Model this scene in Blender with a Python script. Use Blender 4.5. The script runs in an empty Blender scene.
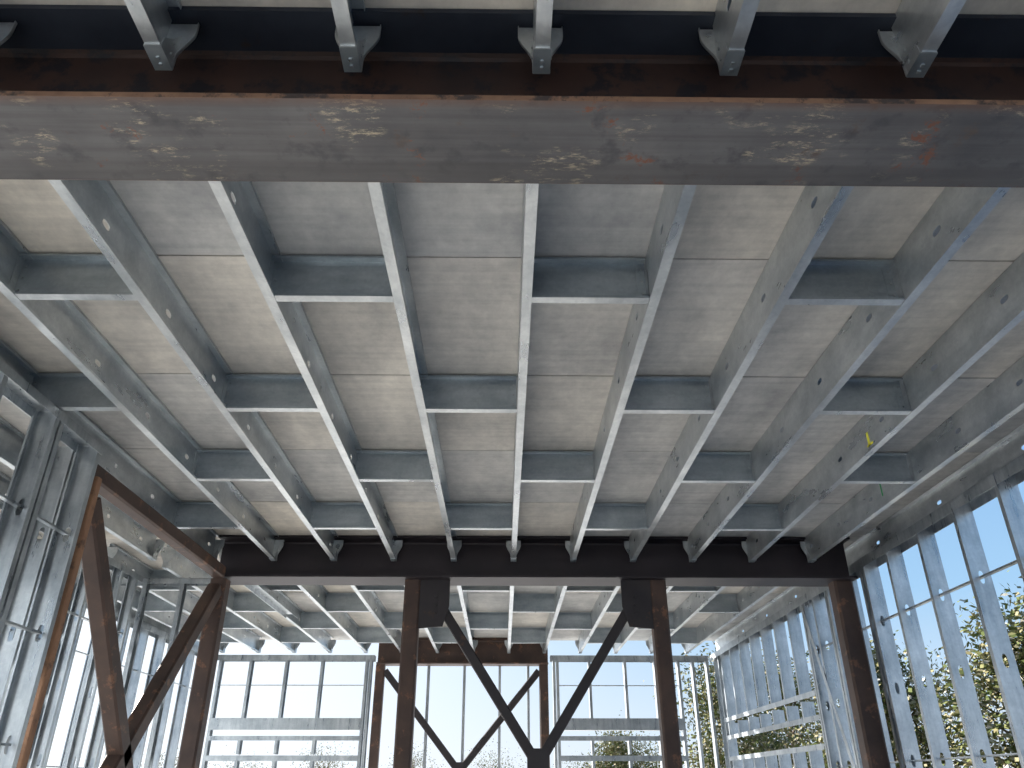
import bpy, bmesh, math, random
from mathutils import Vector
random.seed(7)
ZC = 1.45           # eye height
S = 0.61            # joist spacing
X0 = 0.105
JB = ZC + 2.06      # joist bottom
JH = 0.25
DECK = JB + JH + 0.003
BB = ZC + 1.885     # steel beam bottom
BEAM_Y = [-4.2, 1.88, 7.94, 13.95]
XL, XR = -5.05, 3.70
JE = 0.145          # joist end distance from beam centre

# ------------------------------------------------------------ materials
def new_mat(name):
    m = bpy.data.materials.new(name); m.use_nodes = True
    nt = m.node_tree
    return m, nt, nt.nodes, nt.links, nt.nodes['Principled BSDF']

def noise(N, L, vec, scale, detail=4, rough=0.55):
    n = N.new('ShaderNodeTexNoise'); n.inputs['Scale'].default_value = scale
    n.inputs['Detail'].default_value = detail; n.inputs['Roughness'].default_value = rough
    if vec is not None: L.new(vec, n.inputs['Vector'])
    return n

def ramp(N, L, src, stops):
    r = N.new('ShaderNodeValToRGB')
    el = r.color_ramp.elements
    while len(el) < len(stops): el.new(0.5)
    for e, (p, c) in zip(el, stops):
        e.position = p; e.color = (c[0], c[1], c[2], 1)
    L.new(src, r.inputs['Fac'])
    return r

def mixc(N, L, fac, a, b, mode='MIX'):
    m = N.new('ShaderNodeMix'); m.data_type = 'RGBA'; m.blend_type = mode
    for sock, v in ((0, fac), (6, a), (7, b)):
        if isinstance(v, (int, float)): m.inputs[sock].default_value = v
        elif isinstance(v, tuple): m.inputs[sock].default_value = (v[0], v[1], v[2], 1)
        else: L.new(v, m.inputs[sock])
    return m.outputs[2]

def pos_vec(N, L, scale=(1, 1, 1)):
    g = N.new('ShaderNodeNewGeometry')
    mp = N.new('ShaderNodeMapping'); mp.inputs['Scale'].default_value = scale
    L.new(g.outputs['Position'], mp.inputs['Vector'])
    return mp.outputs['Vector'], g

def galv(name, lo, hi, metallic=0.7, rough=0.36, streak=(1, 1, 1), amp=0.1):
    m, nt, N, L, b = new_mat(name)
    v, g = pos_vec(N, L)
    n1 = noise(N, L, v, 3.3, 6, 0.62)
    vo = N.new('ShaderNodeTexVoronoi'); vo.inputs['Scale'].default_value = 60
    L.new(v, vo.inputs['Vector'])
    r = ramp(N, L, n1.outputs['Fac'], [(0.3, lo), (0.7, hi)])
    bw = N.new('ShaderNodeRGBToBW'); L.new(vo.outputs['Color'], bw.inputs['Color'])
    r2 = ramp(N, L, bw.outputs['Val'], [(0.1, (0.94, 0.94, 0.95)), (0.9, (1.04, 1.04, 1.03))])
    vs, _ = pos_vec(N, L, streak)
    ns = noise(N, L, vs, 7, 4, 0.6)
    r3 = ramp(N, L, ns.outputs['Fac'], [(0.35, (0.80, 0.82, 0.84)), (0.65, (1.1, 1.1, 1.09))])
    c = mixc(N, L, 1.0, r.outputs['Color'], r2.outputs['Color'], 'MULTIPLY')
    L.new(mixc(N, L, 1.0, c, r3.outputs['Color'], 'MULTIPLY'), b.inputs['Base Color'])
    b.inputs['Metallic'].default_value = metallic
    rr = ramp(N, L, ns.outputs['Fac'], [(0.3, (rough-.05,)*3), (0.7, (rough+amp,)*3)])
    L.new(rr.outputs['Color'], b.inputs['Roughness'])
    return m

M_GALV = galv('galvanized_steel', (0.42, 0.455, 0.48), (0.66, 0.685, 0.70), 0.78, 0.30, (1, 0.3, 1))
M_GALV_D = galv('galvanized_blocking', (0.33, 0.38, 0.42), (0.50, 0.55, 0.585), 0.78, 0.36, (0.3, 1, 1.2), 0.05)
M_STUD = galv('galvanized_stud', (0.34, 0.37, 0.395), (0.56, 0.59, 0.61), 0.82, 0.30, (2.5, 2.5, 0.35))

def deck_mat():
    m, nt, N, L, b = new_mat('cement_board')
    v, g = pos_vec(N, L)
    v2, _ = pos_vec(N, L, (1.0, 0.45, 1))
    n1 = noise(N, L, v2, 1.9, 6, 0.66)
    n2 = noise(N, L, v, 11, 6, 0.72)
    v3, _ = pos_vec(N, L, (0.4, 9, 1))
    n3 = noise(N, L, v3, 2.5, 3, 0.5)
    c = ramp(N, L, n1.outputs['Fac'], [(0.30, (0.34, 0.34, 0.34)), (0.5, (0.50, 0.49, 0.475)), (0.70, (0.66, 0.64, 0.605))])
    isl = ramp(N, L, g.outputs['Random Per Island'], [(0.0, (0.80, 0.84, 0.88)), (0.5, (0.97, 0.97, 0.96)), (1.0, (1.10, 1.06, 0.98))])
    c2 = mixc(N, L, 1.0, c.outputs['Color'], isl.outputs['Color'], 'MULTIPLY')
    st = ramp(N, L, n2.outputs['Fac'], [(0.3, (0.84, 0.84, 0.85)), (0.7, (1.09, 1.09, 1.08))])
    c3 = mixc(N, L, 1.0, c2, st.outputs['Color'], 'MULTIPLY')
    s3 = ramp(N, L, n3.outputs['Fac'], [(0.35, (0.84, 0.85, 0.87)), (0.6, (1.04, 1.04, 1.04))])
    c4 = mixc(N, L, 0.6, c3, s3.outputs['Color'], 'MULTIPLY')
    L.new(c4, b.inputs['Base Color']); b.inputs['Roughness'].default_value = 0.75
    return m
M_DECK = deck_mat()

def rusty(name, base, base2, rust, rust_lo=0.6, rough=0.6, metallic=0.25, scuff=None, scale=3.0):
    m, nt, N, L, b = new_mat(name)
    v, g = pos_vec(N, L)
    n1 = noise(N, L, v, scale, 6, 0.6)
    n2 = noise(N, L, v, scale*2.3, 8, 0.7)
    c = ramp(N, L, n1.outputs['Fac'], [(0.3, base), (0.7, base2)])
    f = ramp(N, L, n2.outputs['Fac'], [(rust_lo, (0, 0, 0)), (rust_lo+0.07, (1, 1, 1))])
    out = mixc(N, L, f.outputs['Color'], c.outputs['Color'], rust)
    if scuff:
        vs, _ = pos_vec(N, L, (0.35, 9, 1))
        ns = noise(N, L, vs, 3.0, 5, 0.6)
        sr = ramp(N, L, ns.outputs['Fac'], [(0.35, (0.82, 0.81, 0.81)), (0.65, (1.12, 1.12, 1.12))])
        out = mixc(N, L, 1.0, out, sr.outputs['Color'], 'MULTIPLY')
        nd = noise(N, L, v, 7.5, 5, 0.62)
        fd = ramp(N, L, nd.outputs['Fac'], [(0.54, (0, 0, 0)), (0.66, (0.7, 0.7, 0.7))])
        out = mixc(N, L, fd.outputs['Color'], out, (0.045, 0.045, 0.05))
        mpn = N.new('ShaderNodeMapping'); mpn.inputs['Rotation'].default_value = (0, 0, 0.5); mpn.inputs['Scale'].default_value = (0.8, 2.4, 1)
        L.new(v, mpn.inputs['Vector'])
        na = noise(N, L, v, 4.6, 2, 0.5)
        nb = noise(N, L, mpn.outputs['Vector'], 14, 9, 0.85)
        fa = ramp(N, L, na.outputs['Fac'], [(0.52, (0, 0, 0)), (0.60, (1, 1, 1))])
        fb = ramp(N, L, nb.outputs['Fac'], [(0.53, (0, 0, 0)), (0.62, (1, 1, 1))])
        ff = mixc(N, L, 1.0, fa.outputs['Color'], fb.outputs['Color'], 'MULTIPLY')
        out = mixc(N, L, ff, out, scuff)
        nr = noise(N, L, v, 4.4, 9, 0.75)
        fr = ramp(N, L, nr.outputs['Fac'], [(0.60, (0, 0, 0)), (0.64, (1, 1, 1))])
        out = mixc(N, L, fr.outputs['Color'], out, (0.17, 0.07, 0.04))
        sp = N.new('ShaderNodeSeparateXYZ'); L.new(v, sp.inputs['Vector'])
        mr = N.new('ShaderNodeMapRange'); mr.inputs['From Min'].default_value = 1.735; mr.inputs['From Max'].default_value = 1.69
        mr.inputs['To Max'].default_value = 1.5
        L.new(sp.outputs['Y'], mr.inputs['Value'])
        mm = N.new('ShaderNodeMath'); mm.operation = 'MULTIPLY'; mm.use_clamp = True; L.new(mr.outputs[0], mm.inputs[0]); L.new(nb.outputs['Fac'], mm.inputs[1])
        out = mixc(N, L, mm.outputs[0], out, (0.13, 0.065, 0.04))
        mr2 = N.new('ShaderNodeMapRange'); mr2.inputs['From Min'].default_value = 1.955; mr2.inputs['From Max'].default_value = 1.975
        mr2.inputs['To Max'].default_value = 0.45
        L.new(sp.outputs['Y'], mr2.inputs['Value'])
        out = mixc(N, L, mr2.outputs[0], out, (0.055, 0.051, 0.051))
    L.new(out, b.inputs['Base Color'])
    b.inputs['Roughness'].default_value = rough; b.inputs['Metallic'].default_value = metallic
    return m
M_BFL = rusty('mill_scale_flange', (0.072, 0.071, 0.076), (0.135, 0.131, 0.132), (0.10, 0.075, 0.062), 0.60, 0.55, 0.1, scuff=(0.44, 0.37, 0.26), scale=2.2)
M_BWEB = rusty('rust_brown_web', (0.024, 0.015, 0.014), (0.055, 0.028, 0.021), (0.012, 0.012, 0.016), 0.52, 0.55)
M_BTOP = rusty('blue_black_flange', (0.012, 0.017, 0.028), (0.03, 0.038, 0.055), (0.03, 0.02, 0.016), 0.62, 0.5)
M_EDGE = rusty('rust_edge', (0.09, 0.05, 0.035), (0.26, 0.15, 0.09), (0.04, 0.03, 0.028), 0.5, 0.8, 0.0)
M_COL = rusty('brown_column_steel', (0.040, 0.026, 0.023), (0.09, 0.055, 0.042), (0.17, 0.088, 0.053), 0.57, 0.55)
M_COLD = rusty('dark_brace_steel', (0.018, 0.016, 0.020), (0.040, 0.034, 0.036), (0.07, 0.038, 0.026), 0.62, 0.5)
M_ORG = rusty('orange_rust_steel', (0.17, 0.09, 0.055), (0.30, 0.16, 0.085), (0.10, 0.055, 0.035), 0.56, 0.8, 0.0)
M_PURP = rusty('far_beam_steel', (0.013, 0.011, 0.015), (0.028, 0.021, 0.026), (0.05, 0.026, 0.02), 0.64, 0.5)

def simple(name, a, b2, scale, rough=0.9):
    m, nt, N, L, b = new_mat(name)
    v, g = pos_vec(N, L)
    n = noise(N, L, v, scale, 6, 0.6)
    r = ramp(N, L, n.outputs['Fac'], [(0.3, a), (0.7, b2)])
    L.new(r.outputs['Color'], b.inputs['Base Color']); b.inputs['Roughness'].default_value = rough
    return m
M_FLOOR = simple('concrete_slab', (0.60, 0.585, 0.56), (0.72, 0.70, 0.67), 1.2)
M_SNOW = simple('pale_ground', (0.50, 0.49, 0.46), (0.68, 0.67, 0.65), 0.25)
M_ROOF = simple('slab_over_deck', (0.03, 0.03, 0.03), (0.05, 0.05, 0.05), 2)
M_BARK = simple('bark', (0.10, 0.07, 0.05), (0.2, 0.15, 0.11), 9)
M_YEL = simple('yellow_mark', (0.65, 0.62, 0.04), (0.75, 0.72, 0.08), 9)
M_GRN = simple('green_mark', (0.05, 0.3, 0.12), (0.08, 0.4, 0.18), 9)

def leaf_mat():
    m, nt, N, L, b = new_mat('foliage')
    g = N.new('ShaderNodeNewGeometry')
    r = ramp(N, L, g.outputs['Random Per Island'], [(0.0, (0.06, 0.08, 0.02)), (0.35, (0.12, 0.14, 0.045)), (0.65, (0.19, 0.17, 0.08)), (0.9, (0.27, 0.24, 0.15)), (1.0, (0.5, 0.48, 0.42))])
    L.new(r.outputs['Color'], b.inputs['Base Color']); b.inputs['Roughness'].default_value = 0.85
    b.inputs['Specular IOR Level'].default_value = 0.15
    return m
M_LEAF = leaf_mat()

# ------------------------------------------------------------ mesh builder
class MB:
    def __init__(s): s.v = []; s.f = []; s.m = []; s.mats = []
    def mi(s, mat):
        if mat not in s.mats: s.mats.append(mat)
        return s.mats.index(mat)
    def add(s, vs, fs, mat):
        o = len(s.v); s.v += [tuple(p) for p in vs]
        k = s.mi(mat)
        for f in fs: s.f.append([o+i for i in f]); s.m.append(k)
    def box(s, x0, x1, y0, y1, z0, z1, mat):
        vs = [(x0,y0,z0),(x1,y0,z0),(x1,y1,z0),(x0,y1,z0),(x0,y0,z1),(x1,y0,z1),(x1,y1,z1),(x0,y1,z1)]
        s.add(vs, [(0,3,2,1),(4,5,6,7),(0,1,5,4),(1,2,6,5),(2,3,7,6),(3,0,4,7)], mat)
    def mbox(s, mp, a0, a1, b0, b1, c0, c1, mat):
        vs = [mp(*p) for p in [(a0,b0,c0),(a1,b0,c0),(a1,b1,c0),(a0,b1,c0),(a0,b0,c1),(a1,b0,c1),(a1,b1,c1),(a0,b1,c1)]]
        s.add(vs, [(0,3,2,1),(4,5,6,7),(0,1,5,4),(1,2,6,5),(2,3,7,6),(3,0,4,7)], mat)
    def prism(s, pts, mp, c0, c1, mat):
        n = len(pts)
        vs = [mp(p[0], p[1], c0) for p in pts] + [mp(p[0], p[1], c1) for p in pts]
        fs = [list(range(n))[::-1], list(range(n, 2*n))]
        for i in range(n): fs.append((i, (i+1) % n, n+(i+1) % n, n+i))
        s.add(vs, fs, mat)
    def holed(s, mp, l0, l1, h, t, holes, ol, oh, mat):
        """plate in (l,h) plane, thickness t along s; oval holes"""
        c = h/2
        holes = [x for x in sorted(holes) if x-c > l0+0.001 and x+c < l1-0.001]
        cur = l0; NN = 16
        for x in holes:
            if x-c < cur-1e-6: continue
            if x-c > cur+1e-5: s.mbox(mp, cur, x-c, 0, h, 0, t, mat)
            inner = []; outer = []
            for i in range(NN):
                a = 2*math.pi*i/NN
                ca, sa = math.cos(a), math.sin(a)
                k = c/max(abs(ca), abs(sa))
                outer.append((x+ca*k, c+sa*k))
                e = 0.75
                inner.append((x+ol*math.copysign(abs(ca)**e, ca), c+oh*math.copysign(abs(sa)**e, sa)))
            vs = [mp(p[0], p[1], 0) for p in outer]+[mp(p[0], p[1], 0) for p in inner] + \
                 [mp(p[0], p[1], t) for p in outer]+[mp(p[0], p[1], t) for p in inner]
            fs = []
            for i in range(NN):
                j = (i+1) % NN
                fs += [(i, j, NN+j, NN+i), (2*NN+i, 3*NN+i, 3*NN+j, 2*NN+j), (NN+i, NN+j, 3*NN+j, 3*NN+i), (i, 2*NN+i, 2*NN+j, j)]
            s.add(vs, fs, mat)
            cur = x+c
        s.mbox(mp, cur, l1, 0, h, 0, t, mat)
    def cee(s, mp, l0, l1, h, fl, lip, t, mat, holes=(), ol=0.045, oh=0.02):
        s.holed(mp, l0, l1, h, t, holes, ol, oh, mat)
        s.mbox(mp, l0, l1, 0, t, t, fl, mat)
        s.mbox(mp, l0, l1, h-t, h, t, fl, mat)
        if lip > 0:
            s.mbox(mp, l0, l1, t, lip, fl-t, fl, mat)
            s.mbox(mp, l0, l1, h-lip, h-t, fl-t, fl, mat)
    def mesh(s, name, bevel=False):
        me = bpy.data.meshes.new(name)
        me.from_pydata(s.v, [], s.f)
        for m in s.mats: me.materials.append(m)
        me.polygons.foreach_set('material_index', s.m)
        bm = bmesh.new(); bm.from_mesh(me)
        bmesh.ops.recalc_face_normals(bm, faces=bm.faces)
        bm.to_mesh(me); bm.free(); me.update()
        return me

def obj(name, me, loc=(0, 0, 0), rot=(0, 0, 0), parent=None):
    o = bpy.data.objects.new(name, me)
    o.location = loc; o.rotation_euler = rot
    bpy.context.scene.collection.objects.link(o)
    if parent: o.parent = parent
    return o

# ------------------------------------------------------------ floor / ground / deck
mb = MB(); mb.box(XL-0.15, XR+0.15, -4.5, 14.2, -0.25, 0, M_FLOOR); obj('floor', mb.mesh('floor'))
mb = MB(); mb.box(-150, 150, -120, 220, -0.8, -0.3, M_SNOW); obj('ground', mb.mesh('ground'))

mb = MB()
ys = [1.84+1.22*k for k in range(-5, 10)] + [14.1]
g = 0.006
for r in range(len(ys)-1):
    if ys[r+1]-ys[r] < 0.2: continue
    x = X0 - S*9 - (S*2 if r % 2 else 0)
    while x < XR+0.1:
        a, b = max(x, XL-0.12), min(x+4*S, XR+0.12)
        if b-a > 0.05:
            mb.box(a+g*0.6, b-g*0.6, ys[r]+g, ys[r+1]-g, DECK+random.uniform(0, 0.004), DECK+0.02, M_DECK)
        x += 4*S
mb.box(XL-0.12, XR+0.12, ys[0], 14.1, DECK+0.021, DECK+0.16, M_ROOF)
obj('ceiling', mb.mesh('ceiling'))

# ------------------------------------------------------------ joists
T = 0.003; FL = 0.048; LIP = 0.016
def joist_mesh(name, L, hole_off):
    mb = MB()
    mp = lambda l, h, s_: (s_-FL/2, l, h)
    holes = []
    y = hole_off
    while y < L: holes.append(y); y += 0.71
    mb.cee(mp, 0, L, JH, FL, LIP, T, M_GALV, holes, 0.034, 0.016)
    return mb.mesh(name)
bays = []
for i in range(3):
    a = BEAM_Y[i]+JE; b = BEAM_Y[i+1]-JE
    bays.append((a, b))
for bi, (a, b) in enumerate(bays):
    me = joist_mesh('floor_joist_mesh', b-a, 0.65)
    me2 = joist_mesh('floor_joist_mesh', b-a, 0.47)
    off = X0 + (0.010 if bi == 0 else 0)
    for k in range(-8, 6):
        obj('floor_joist', me if k % 2 else me2, (off+k*S, a, JB))

# rims
for nm, x, fl in (('rim_joist', XR+0.06, -1), ('rim_joist', XL-0.06, 1)):
    mb = MB(); mp = lambda l, h, s_, fl=fl: (fl*s_, l, h)
    mb.cee(mp, -4.3, 14.1, JH, FL, 0, T, M_GALV, [0.2+i*1.22 for i in range(-3, 11)], 0.035, 0.016)
    obj(nm, mb.mesh('rim_joist'), (x, 0, JB))

# blocking (C open toward camera) with end clips
def block_mesh(w):
    mb = MB(); mp = lambda l, h, s_: (l, -s_, h)
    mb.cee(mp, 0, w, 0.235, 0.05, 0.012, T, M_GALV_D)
    mb.box(0.0, 0.003, -0.05, -0.003, 0.02, 0.215, M_GALV)
    mb.box(w-0.003, w, -0.05, -0.003, 0.02, 0.215, M_GALV)
    mb.box(w-0.045, w-0.003, -0.006, -0.003, 0.02, 0.215, M_GALV_D)
    for zz in (0.05, 0.12, 0.19):
        for xx in (0.02, w-0.02):
            mb.box(xx-0.005, xx+0.005, -0.011, -0.003, zz-0.005, zz+0.005, M_STUD)
    mb.box(-0.0, w, -0.05, 0.0, -0.002, 0.0, M_GALV)
    return mb.mesh('joist_blocking')
blk = block_mesh(S-0.006)
rows = [1.84+1.22*k for k in range(-4, 10)]
for ri, y in enumerate(rows):
    k0 = round((y-1.84)/1.22)
    if any(abs(y-by) < 0.35 for by in BEAM_Y): continue
    for k in range(-9, 6):
        if (k + k0) % 2 == 1:
            xo = X0 + k*S + (0.010 if y < 1.8 else 0)
            if xo < XL-0.1+0.0: continue
            if k == 5: continue
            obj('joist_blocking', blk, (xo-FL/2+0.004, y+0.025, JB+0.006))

# ------------------------------------------------------------ hangers
def hanger_mesh():
    mb = MB()
    def w(z):
        t = min(1, max(0, (z-0.22)/0.55))
        return 0.029 + 0.046*t*t*(3-2*t)
    n = 14; H = 0.215
    mp = lambda a, b, c: (a, c, b)
    for b in (-1, 1):
        for i in range(n):
            z0, z1 = i/n, (i+1)/n
            s_ = b
            vs = [(s_*0.0, z0*H), (s_*w(z0), z0*H), (s_*w(z1), z1*H), (s_*0.0, z1*H)]
            mb.prism(vs, mp, 0, 0.004, M_GALV)
            mb.add([mp(s_*w(z0), z0*H, 0.004), mp(s_*w(z1), z1*H, 0.004), mp(s_*w(z1), z1*H, -0.007), mp(s_*w(z0), z0*H, -0.007),
                    mp(s_*(w(z0)-0.003), z0*H, 0.004), mp(s_*(w(z1)-0.003), z1*H, 0.004), mp(s_*(w(z1)-0.003), z1*H, -0.007), mp(s_*(w(z0)-0.003), z0*H, -0.007)],
                   [(0, 1, 2, 3), (4, 7, 6, 5), (2, 6, 7, 3), (0, 4, 5, 1)], M_GALV)
    mb.box(-0.028, 0.028, -0.09, 0.004, -0.004, 0, M_GALV_D)
    for s_ in (-1, 1):
        x0, x1 = sorted((s_*0.025, s_*0.028))
        prof = [(0.0, 0.0), (-0.09, 0.0), (-0.085, 0.04), (-0.04, 0.09), (0.0, 0.16)]
        mb.prism([(p[0], p[1]) for p in prof], lambda a, b, c: (c, a, b), x0, x1, M_GALV)
        for zz in (0.03, 0.08):
            mb.box(s_*0.029-0.004, s_*0.029+0.004, -0.035, -0.027, zz-0.004, zz+0.004, M_STUD)
    mb.box(-0.024, 0.024, -0.094, -0.09, -0.004, 0.012, M_GALV)
    mb.box(-0.005, 0.005, -0.05, -0.04, -0.010, -0.004, M_STUD)
    mb.box(-0.005, 0.005, -0.025, -0.015, -0.010, -0.004, M_STUD)
    return mb.mesh('joist_hanger')
hm = hanger_mesh()
for bi, by in enumerate(BEAM_Y):
    for k in range(-8, 6):
        if by > 0: obj('joist_hanger', hm, (X0+k*S+(0.010 if bi == 1 else 0), by-JE, JB-0.002))
        if by < 13: obj('joist_hanger', hm, (X0+k*S, by+JE, JB-0.002), (0, 0, math.pi))

# ------------------------------------------------------------ W beams
def wbeam(name, x0, x1, y, z0, z1, w, mats, tf=0.02, tw=0.014):
    web, bot, top, edge = mats
    mb = MB()
    mb.box(x0, x1, y-w/2+0.001, y+w/2-0.001, z0, z0+tf, bot)
    mb.box(x0, x1, y-w/2, y-w/2+0.001, z0, z0+tf, edge)
    mb.box(x0, x1, y+w/2-0.001, y+w/2, z0, z0+tf, edge)
    mb.box(x0, x1, y-w/2, y+w/2, z1-tf, z1, top)
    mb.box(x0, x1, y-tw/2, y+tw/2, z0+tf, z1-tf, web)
    for s_ in (-1, 1):
        for zz, d in ((z0+tf, 1), (z1-tf, -1)):
            mb.prism([(y+s_*tw/2, zz), (y+s_*(tw/2+0.02), zz), (y+s_*(tw/2+0.006), zz+d*0.006), (y+s_*tw/2, zz+d*0.02)], lambda a, b, c: (c, a, b), x0, x1, web)
    return obj(name, mb.mesh(name))
BT = DECK-0.002
for i, by in enumerate(BEAM_Y):
    if i < 2:
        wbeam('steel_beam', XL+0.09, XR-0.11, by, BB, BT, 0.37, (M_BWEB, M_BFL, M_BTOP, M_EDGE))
    elif i == 2:
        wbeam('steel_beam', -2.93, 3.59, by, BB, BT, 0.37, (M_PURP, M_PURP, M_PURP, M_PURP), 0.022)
    else:
        wbeam('steel_beam', -2.15, 0.78, by, BB, BT, 0.30, (M_COL, M_COL, M_COL, M_COL), 0.022)

# ------------------------------------------------------------ columns & braces
def tube(name, p0, p1, w, d, mat, up=(0, 1, 0), parent=None):
    p0 = Vector(p0); p1 = Vector(p1); ax = (p1-p0); Ln = ax.length; ax.normalize()
    u = Vector(up); u = (u-ax*u.dot(ax)).normalized(); r = ax.cross(u)
    mp = lambda a, b, c: tuple(p0+ax*c+r*a+u*b)
    mb = MB()
    b_ = min(w, d)*0.12
    pts = [(-w/2+b_, -d/2), (w/2-b_, -d/2), (w/2, -d/2+b_), (w/2, d/2-b_), (w/2-b_, d/2), (-w/2+b_, d/2), (-w/2, d/2-b_), (-w/2, -d/2+b_)]
    mb.prism(pts, mp, 0, Ln, mat)
    return obj(name, mb.mesh(name), parent=parent)

def plate(name, mb_pts, mp, c0, c1, mat, parent):
    mb = MB(); mb.prism(mb_pts, mp, c0, c1, mat); return obj(name, mb.mesh(name), parent=parent)

def braced_frame(xa, xb, y, ztop, cmat, bmat, cw=0.15, bw=0.11, along='x', fix=0.0, gus=0.30, pl=True, inset=0.26, cmat1=None, cw1=None, drop=0.2, off1=0.0, xp=True):
    e = obj('braced_frame', None)
    if along == 'x': P = lambda a, z, o=0: (a, y+o, z); mp = lambda a, b, c: (a, y+c, b); up = (0, 1, 0)
    else: P = lambda a, z, o=0: (fix+o, a, z); mp = lambda a, b, c: (fix+c, a, b); up = (1, 0, 0)
    tube('column_1', P(xa, 0, off1), P(xa, ztop, off1), cw1 or cw, cw1 or cw, cmat1 or cmat, up, e)
    tube('column_2', P(xb, 0), P(xb, ztop), cw, cw, cmat, up, e)
    s_ = 1 if xb > xa else -1
    zb, zt = 0.15, ztop-drop
    a0, a1 = xa+inset*s_, xb-inset*s_
    tube('brace_1', P(a0, zt, -0.0), P(a1, zb, -0.0), bw, bw*0.9, bmat, up, e)
    tube('brace_2', P(a1, zt, 0.0), P(a0, zb, 0.0), bw, bw*0.9, bmat, up, e)
    if pl:
        for x, d in ((xa, s_), (xb, -s_)):
            c = x+d*cw/2
            pts = [(c, ztop), (c+d*gus, ztop), (c+d*gus, ztop-0.26), (c+d*gus*0.8, ztop-0.46), (c, ztop-0.48)]
            plate('gusset_plate', pts, mp, -0.07, -0.055, bmat, e)
            for bz in (0.16, 0.24, 0.32):
                px, pz = c+d*gus*0.55, ztop-bz
                plate('bolt', [(px+0.018*math.cos(t*math.pi/3), pz+0.018*math.sin(t*math.pi/3)) for t in range(6)], mp, -0.085, -0.07, bmat, e)
            pts = [(c, 0.0), (c+d*gus, 0.0), (c+d*gus, 0.2), (c, 0.4)]
            plate('base_gusset', pts, mp, -0.065, -0.05, bmat, e)
    xm = (xa+xb)/2; zm = (zt+zb)/2
    if xp: plate('cross_plate', [(xm-0.10, zm-0.14), (xm+0.10, zm-0.14), (xm+0.10, zm+0.14), (xm-0.10, zm+0.14)], mp, -0.066, -0.058, bmat, e)
    return e
braced_frame(-0.92, 1.58, 7.94, BB, M_COL, M_COLD, 0.16, 0.095)
braced_frame(-2.09, 0.70, 13.95, BB, M_COL, M_COLD, 0.15, 0.11, pl=False, inset=0.08, drop=0.1)
e = braced_frame(4.93, 7.80, 0, ZC+1.86, M_COL, M_COL, 0.16, 0.14, along='y', fix=-2.84, pl=False, inset=0.12, drop=0.12, cmat1=M_ORG, cw1=0.06, off1=0.085, xp=False)
tube('top_beam', (-2.84, 4.90, ZC+1.92), (-2.84, 7.72, ZC+1.92), 0.12, 0.12, M_COL, (0, 0, 1), e)
tube('steel_column', (3.48, 7.94, 0), (3.48, 7.94, BB-0.001), 0.20, 0.18, M_COL)

# ------------------------------------------------------------ stud walls
def stud(mb, along, fix, pos, z0, z1, depth, flip=1, holes=True):
    if along == 'y': mp = lambda l, h, s_: (fix-depth/2+h, pos+flip*s_, l)
    else: mp = lambda l, h, s_: (pos+flip*s_, fix-depth/2+h, l)
    hs = [0.45+0.61*i for i in range(8)] if holes else []
    mb.cee(mp, z0, z1, depth, 0.042, 0.012, 0.0025, M_STUD, hs, 0.05, 0.019)
def track(mb, along, fix, a0, a1, z, depth, up=True, h=0.05, t=0.003):
    d = depth/2+t
    if along == 'y': mp = lambda l, b, c: (fix+b, l, c)
    else: mp = lambda l, b, c: (l, fix+b, c)
    lo, hi = (z-t, z) if up else (z, z+t)
    mb.mbox(mp, a0, a1, -d, d, lo, hi, M_STUD)
    lo, hi = (z-h, z) if up else (z, z+h)
    mb.mbox(mp, a0, a1, -d, -d+t, lo, hi, M_STUD); mb.mbox(mp, a0, a1, d-t, d, lo, hi, M_STUD)
def crc(mb, along, fix, a0, a1, z):
    if along == 'y': mp = lambda l, b, c: (fix+b, l, c)
    else: mp = lambda l, b, c: (l, fix+b, c)
    mb.mbox(mp, a0, a1, -0.019, 0.019, z, z+0.002, M_STUD)
    mb.mbox(mp, a0, a1, -0.019, -0.017, z, z+0.013, M_STUD)
    mb.mbox(mp, a0, a1, 0.017, 0.019, z, z+0.013, M_STUD)
WT = JB-0.003
D = 0.15; xr = 3.68
mb = MB()
track(mb, 'y', xr, -4.1, 14.0, WT, D, True, 0.09); track(mb, 'y', xr, -4.1, 14.0, 0, D, False)
y = 7.10
while y > -4: stud(mb, 'y', xr, y, 0.003, WT-0.004, D); y -= 0.61
for y in (7.62, 7.70): stud(mb, 'y', xr, y, 0.003, WT-0.004, D)
for y in (8.15, 8.21, 8.60, 8.66, 9.05, 9.35, 9.41, 13.5, 13.75):
    stud(mb, 'y', xr, y, 0.003, WT-0.004, D)
y = 9.95
while y < 13.4:
    stud(mb, 'y', xr, y, ZC+1.0, WT-0.004, D, holes=False); stud(mb, 'y', xr, y, 0.003, ZC+0.42, D, holes=False)
    stud(mb, 'y', xr, y, ZC+0.75, ZC+0.93, D, holes=False); y += 0.56
for z in (1.0, 0.74, 0.44):
    mb.box(xr-D/2-0.006, xr-D/2-0.003, 9.46, 13.5, ZC+z-0.05, ZC+z+0.01, M_STUD)
    mb.box(xr-D/2-0.003, xr+D/2, 9.46, 13.5, ZC+z+0.0, ZC+z+0.004, M_STUD)
for (y0, z0, y1, z1) in ((8.1, 0.1, 9.4, WT-0.1),):
    p = [(y0, z0), (y0+0.07, z0), (y1+0.07, z1), (y1, z1)]
    mb.prism(p, lambda a, b, c: (c, a, b), xr-D/2-0.007, xr-D/2-0.004, M_STUD)
for z in (0.45+0.61*2, 0.45+0.61*4): crc(mb, 'y', xr, -4, 9.4, z-0.006)
obj('wall_right', mb.mesh('wall_right'))

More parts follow.
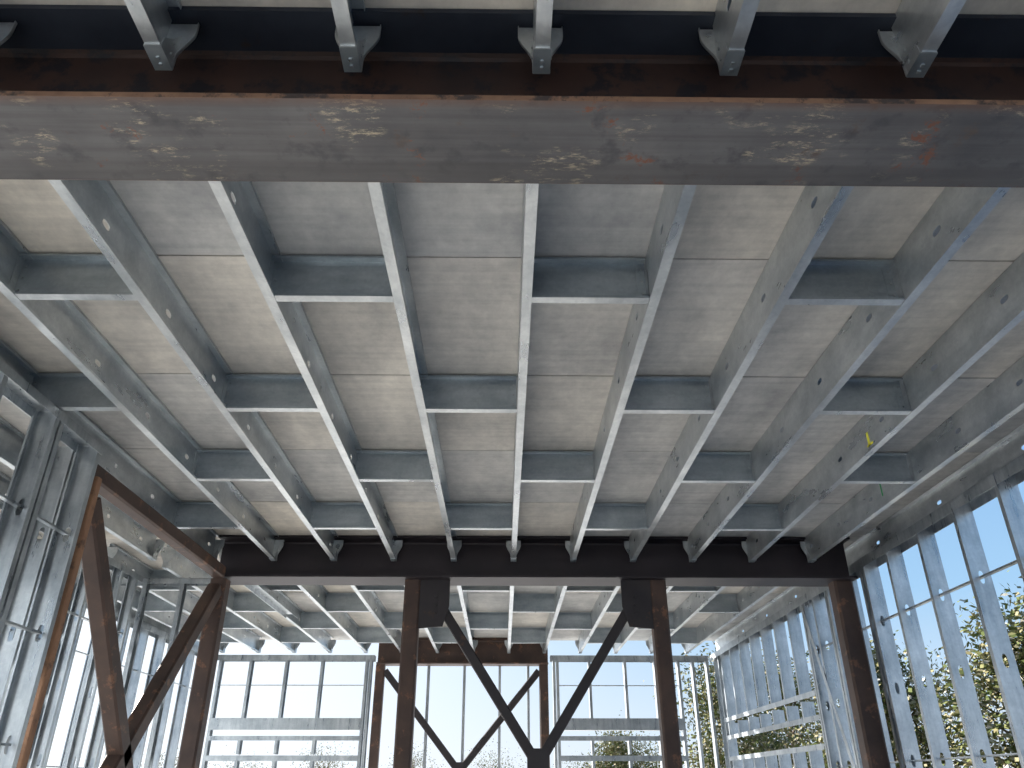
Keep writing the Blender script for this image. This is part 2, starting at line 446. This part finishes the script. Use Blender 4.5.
mb = MB(); xl = -2.795
for a, b in ((-4.0, 1.68), (2.09, 4.86)): track(mb, 'y', xl, a, b, WT, D, True, 0.06)
track(mb, 'y', xl, -4.1, 4.86, 0, D, False)
for y in [4.84, 4.36, 3.75, 3.14, 2.53]+[1.2-0.61*i for i in range(9)]: stud(mb, 'y', xl, y, 0.003, WT-0.004, D, -1)
stud(mb, 'y', xl-0.165, 4.84, 0.003, WT-0.004, D, -1)
stud(mb, 'y', xl, 4.30, 0.003, WT-0.004, D, -1)
for z in (0.45+0.61*2, 0.45+0.61*3, 0.45+0.61*4): crc(mb, 'y', xl, -4, 4.83, z-0.006)
track(mb, 'y', xl, 8.2, 10.5, WT, D, True, 0.06); track(mb, 'y', xl, 8.2, 10.5, 0, D, False)
obj('wall_left', mb.mesh('wall_left'))
mb = MB(); xe = XL
track(mb, 'y', xe, -4.1, 14.0, WT, D, True, 0.09); track(mb, 'y', xe, -4.1, 14.0, 0, D, False)
y = 13.7
while y > -4: stud(mb, 'y', xe, y, 0.003, WT-0.004, D, -1, holes=False); y -= 0.61
for z in (0.45+0.61*2, 0.45+0.61*4): crc(mb, 'y', xe, -4, 13.9, z-0.006)
obj('wall_left_exterior', mb.mesh('wall_left_exterior'))
mb = MB(); yc = 8.6
track(mb, 'x', yc, -4.95, -3.05, WT, 0.1, True, 0.06); track(mb, 'x', yc, -4.95, -3.05, 0, 0.1, False)
for x in [-3.1, -3.16, -3.55, -3.96, -4.36, -4.77]: stud(mb, 'x', yc, x, 0.003, WT-0.004, 0.1)
obj('wall_cross_partition', mb.mesh('wall_cross_partition'))
mb = MB(); xq = -4.0
track(mb, 'y', xq, 4.9, 8.5, WT, 0.1, True, 0.06); track(mb, 'y', xq, 4.9, 8.5, 0, 0.1, False)
for i in range(6): stud(mb, 'y', xq, 5.0+i*0.61, 0.003, WT-0.004, 0.1, -1)
stud(mb, 'y', xq, 8.4, 0.003, WT-0.004, 0.1, -1)
crc(mb, 'y', xq, 5, 8.4, 0.45+0.61*4-0.006)
obj('wall_side_partition', mb.mesh('wall_side_partition'))
mb = MB(); yr = 13.98
for a, b in ((-4.9, -2.2), (0.82, 3.55)):
    track(mb, 'x', yr, a, b, WT-0.02, D, True, 0.09)
track(mb, 'x', yr, -4.9, 3.55, 0, D, False)
for x in (-4.85, -2.35, -2.28, 0.86, 0.92, 3.0, 3.25, 3.5): stud(mb, 'x', yr, x, 0.003, WT-0.02, D, holes=False)
for a, b, xs in ((-4.85, -2.35, [-4.33, -3.72, -3.11]), (0.95, 3.0, [1.47, 2.08, 2.6])):
    for x in xs:
        stud(mb, 'x', yr, x, ZC+1.02, WT-0.02, D, holes=False)
        stud(mb, 'x', yr, x, ZC+0.50, ZC+0.75, D, holes=False)
        stud(mb, 'x', yr, x, 0.003, ZC+0.42, D, holes=False)
    mb.box(a, b, yr-D/2-0.004, yr-D/2, ZC+0.86, ZC+1.04, M_STUD)
    mb.box(a, b, yr-D/2, yr+D/2, ZC+0.86, ZC+0.864, M_STUD)
    mb.box(a, b, yr-D/2-0.004, yr-D/2, ZC+0.70, ZC+0.77, M_STUD)
    mb.box(a, b, yr-D/2-0.004, yr-D/2, ZC+0.40, ZC+0.48, M_STUD)
    crc(mb, 'x', yr, a, b, ZC+1.55)
for x in (-1.75, -1.3, -0.68, -0.07, 0.42): stud(mb, 'x', yr+0.14, x, 0.003, WT-0.02, 0.1, holes=False)
obj('wall_rear', mb.mesh('wall_rear'))

mb = MB(); xx = X0+4*S-FL/2-0.001
mb.box(xx-0.001, xx, 4.84, 4.87, JB+0.03, JB+0.13, M_YEL); mb.box(xx-0.001, xx, 4.80, 4.89, JB+0.03, JB+0.045, M_YEL)
obj('yellow_paint_mark', mb.mesh('yellow_paint_mark'))
mb = MB(); xx = X0+5*S-FL/2-0.001
mb.box(xx-0.001, xx, 6.0, 6.02, JB+0.08, JB+0.2, M_GRN)
obj('green_paint_mark', mb.mesh('green_paint_mark'))

# ------------------------------------------------------------ trees
def tree(x, y, h, rad, n, seed, zb=-0.3, name='tree'):
    R = random.Random(seed)
    mb = MB()
    def limb(p0, p1, r0, r1):
        p0 = Vector(p0); p1 = Vector(p1); ax = (p1-p0).normalized()
        u = ax.orthogonal().normalized(); r = ax.cross(u)
        vs = [tuple(p0+(u*math.cos(t*math.pi/3)+r*math.sin(t*math.pi/3))*r0) for t in range(6)] + \
             [tuple(p1+(u*math.cos(t*math.pi/3)+r*math.sin(t*math.pi/3))*r1) for t in range(6)]
        mb.add(vs, [(i, (i+1) % 6, 6+(i+1) % 6, 6+i) for i in range(6)], M_BARK)
    limb((0, 0, 0), (0, 0, h*0.9), h*0.022, h*0.004)
    cl = []
    for i in range(34):
        a = R.uniform(0, 6.28); zz = R.uniform(0.22, 0.98)*h
        rr = rad*(1.05-0.75*(zz/h)**1.5)*R.uniform(0.2, 1)
        p = Vector((math.cos(a)*rr, math.sin(a)*rr, zz)); cl.append((p, R.uniform(0.16, 0.34)*rad))
        limb((0, 0, zz*0.75), p, h*0.008, h*0.002)
    for i in range(n):
        c, r = R.choice(cl)
        d = Vector((R.gauss(0, 1), R.gauss(0, 1), R.gauss(0, 0.8)))*r*0.75
        p = c+d; s_ = R.uniform(0.025, 0.06)*(1+h*0.05)
        u = Vector((R.gauss(0, 1), R.gauss(0, 1), R.gauss(0, 1))).normalized(); w = u.orthogonal().normalized()
        mb.add([tuple(p-u*s_), tuple(p+w*s_*0.6), tuple(p+u*s_), tuple(p-w*s_*0.6)], [(0, 1, 2, 3)], M_LEAF)
    me = bpy.data.meshes.new(name); me.from_pydata(mb.v, [], mb.f)
    for m in mb.mats: me.materials.append(m)
    me.polygons.foreach_set('material_index', mb.m)
    obj(name, me, (x, y, zb))
for i, (x, y, h, r) in enumerate([(8.2, 12.5, 4.2, 1.7), (10.6, 13.2, 4.6, 2.0), (7.6, 16.5, 4.2, 1.7), (6.0, 22, 4.6, 2.0), (8.6, 25, 5.0, 2.2), (9.6, 10.2, 3.9, 1.6), (12.4, 15.6, 5.0, 2.0), (4.6, 32, 3.4, 2.0)]):
    tree(x, y, h, r, 16000, i)
for i in range(9):
    tree(-26+i*6.3, 62+random.uniform(-4, 6), 3.8+random.uniform(-0.6, 0.7), 3.4, 2500, 50+i)

# ------------------------------------------------------------ light
w = bpy.data.worlds.new('World'); bpy.context.scene.world = w; w.use_nodes = True
nt = w.node_tree; bg = nt.nodes['Background']; N = nt.nodes; L = nt.links
tc = N.new('ShaderNodeTexCoord')
sp = N.new('ShaderNodeSeparateXYZ'); L.new(tc.outputs['Generated'], sp.inputs['Vector'])
cr = N.new('ShaderNodeValToRGB'); L.new(sp.outputs['Z'], cr.inputs['Fac'])
els = cr.color_ramp.elements
for _ in range(3): els.new(0.5)
for e_, (p, c) in zip(els, [(0.0, (0.84, 0.92, 1.0)), (0.07, (0.70, 0.85, 1.0)), (0.2, (0.40, 0.66, 0.95)), (0.45, (0.22, 0.45, 0.83)), (1.0, (0.10, 0.25, 0.6))]):
    e_.position = p; e_.color = (*c, 1)
az = math.radians(-50); el = math.radians(24)
d = Vector((math.sin(az)*math.cos(el), math.cos(az)*math.cos(el), math.sin(el)))
dt = N.new('ShaderNodeVectorMath'); dt.operation = 'DOT_PRODUCT'; L.new(tc.outputs['Generated'], dt.inputs[0]); dt.inputs[1].default_value = d
mr = N.new('ShaderNodeMapRange'); mr.interpolation_type = 'SMOOTHSTEP'; mr.inputs['From Min'].default_value = 0.4; mr.inputs['From Max'].default_value = 1.0; mr.inputs['To Max'].default_value = 0.85
L.new(dt.outputs['Value'], mr.inputs['Value'])
mx = N.new('ShaderNodeMix'); mx.data_type = 'RGBA'; L.new(mr.outputs[0], mx.inputs[0]); L.new(cr.outputs['Color'], mx.inputs[6]); mx.inputs[7].default_value = (1.25, 1.28, 1.3, 1)
L.new(mx.outputs[2], bg.inputs['Color']); bg.inputs['Strength'].default_value = 1.0
sl = bpy.data.lights.new('sun', 'SUN'); sl.energy = 20; sl.angle = math.radians(1.0); sl.color = (1, 0.95, 0.89)
so = bpy.data.objects.new('sun', sl); bpy.context.scene.collection.objects.link(so)
so.rotation_euler = d.to_track_quat('Z', 'Y').to_euler(); so.location = d*30
bpy.context.scene.view_settings.view_transform = 'Standard'

# ------------------------------------------------------------ camera
cd = bpy.data.cameras.new('camera'); cd.sensor_width = 36; cd.lens = 27.03; cd.clip_end = 500; cd.clip_start = 0.05
co = bpy.data.objects.new('camera', cd); bpy.context.scene.collection.objects.link(co)
co.location = (0, 0, ZC); co.rotation_euler = (math.radians(90+27.77), 0, math.radians(-0.66))
bpy.context.scene.camera = co
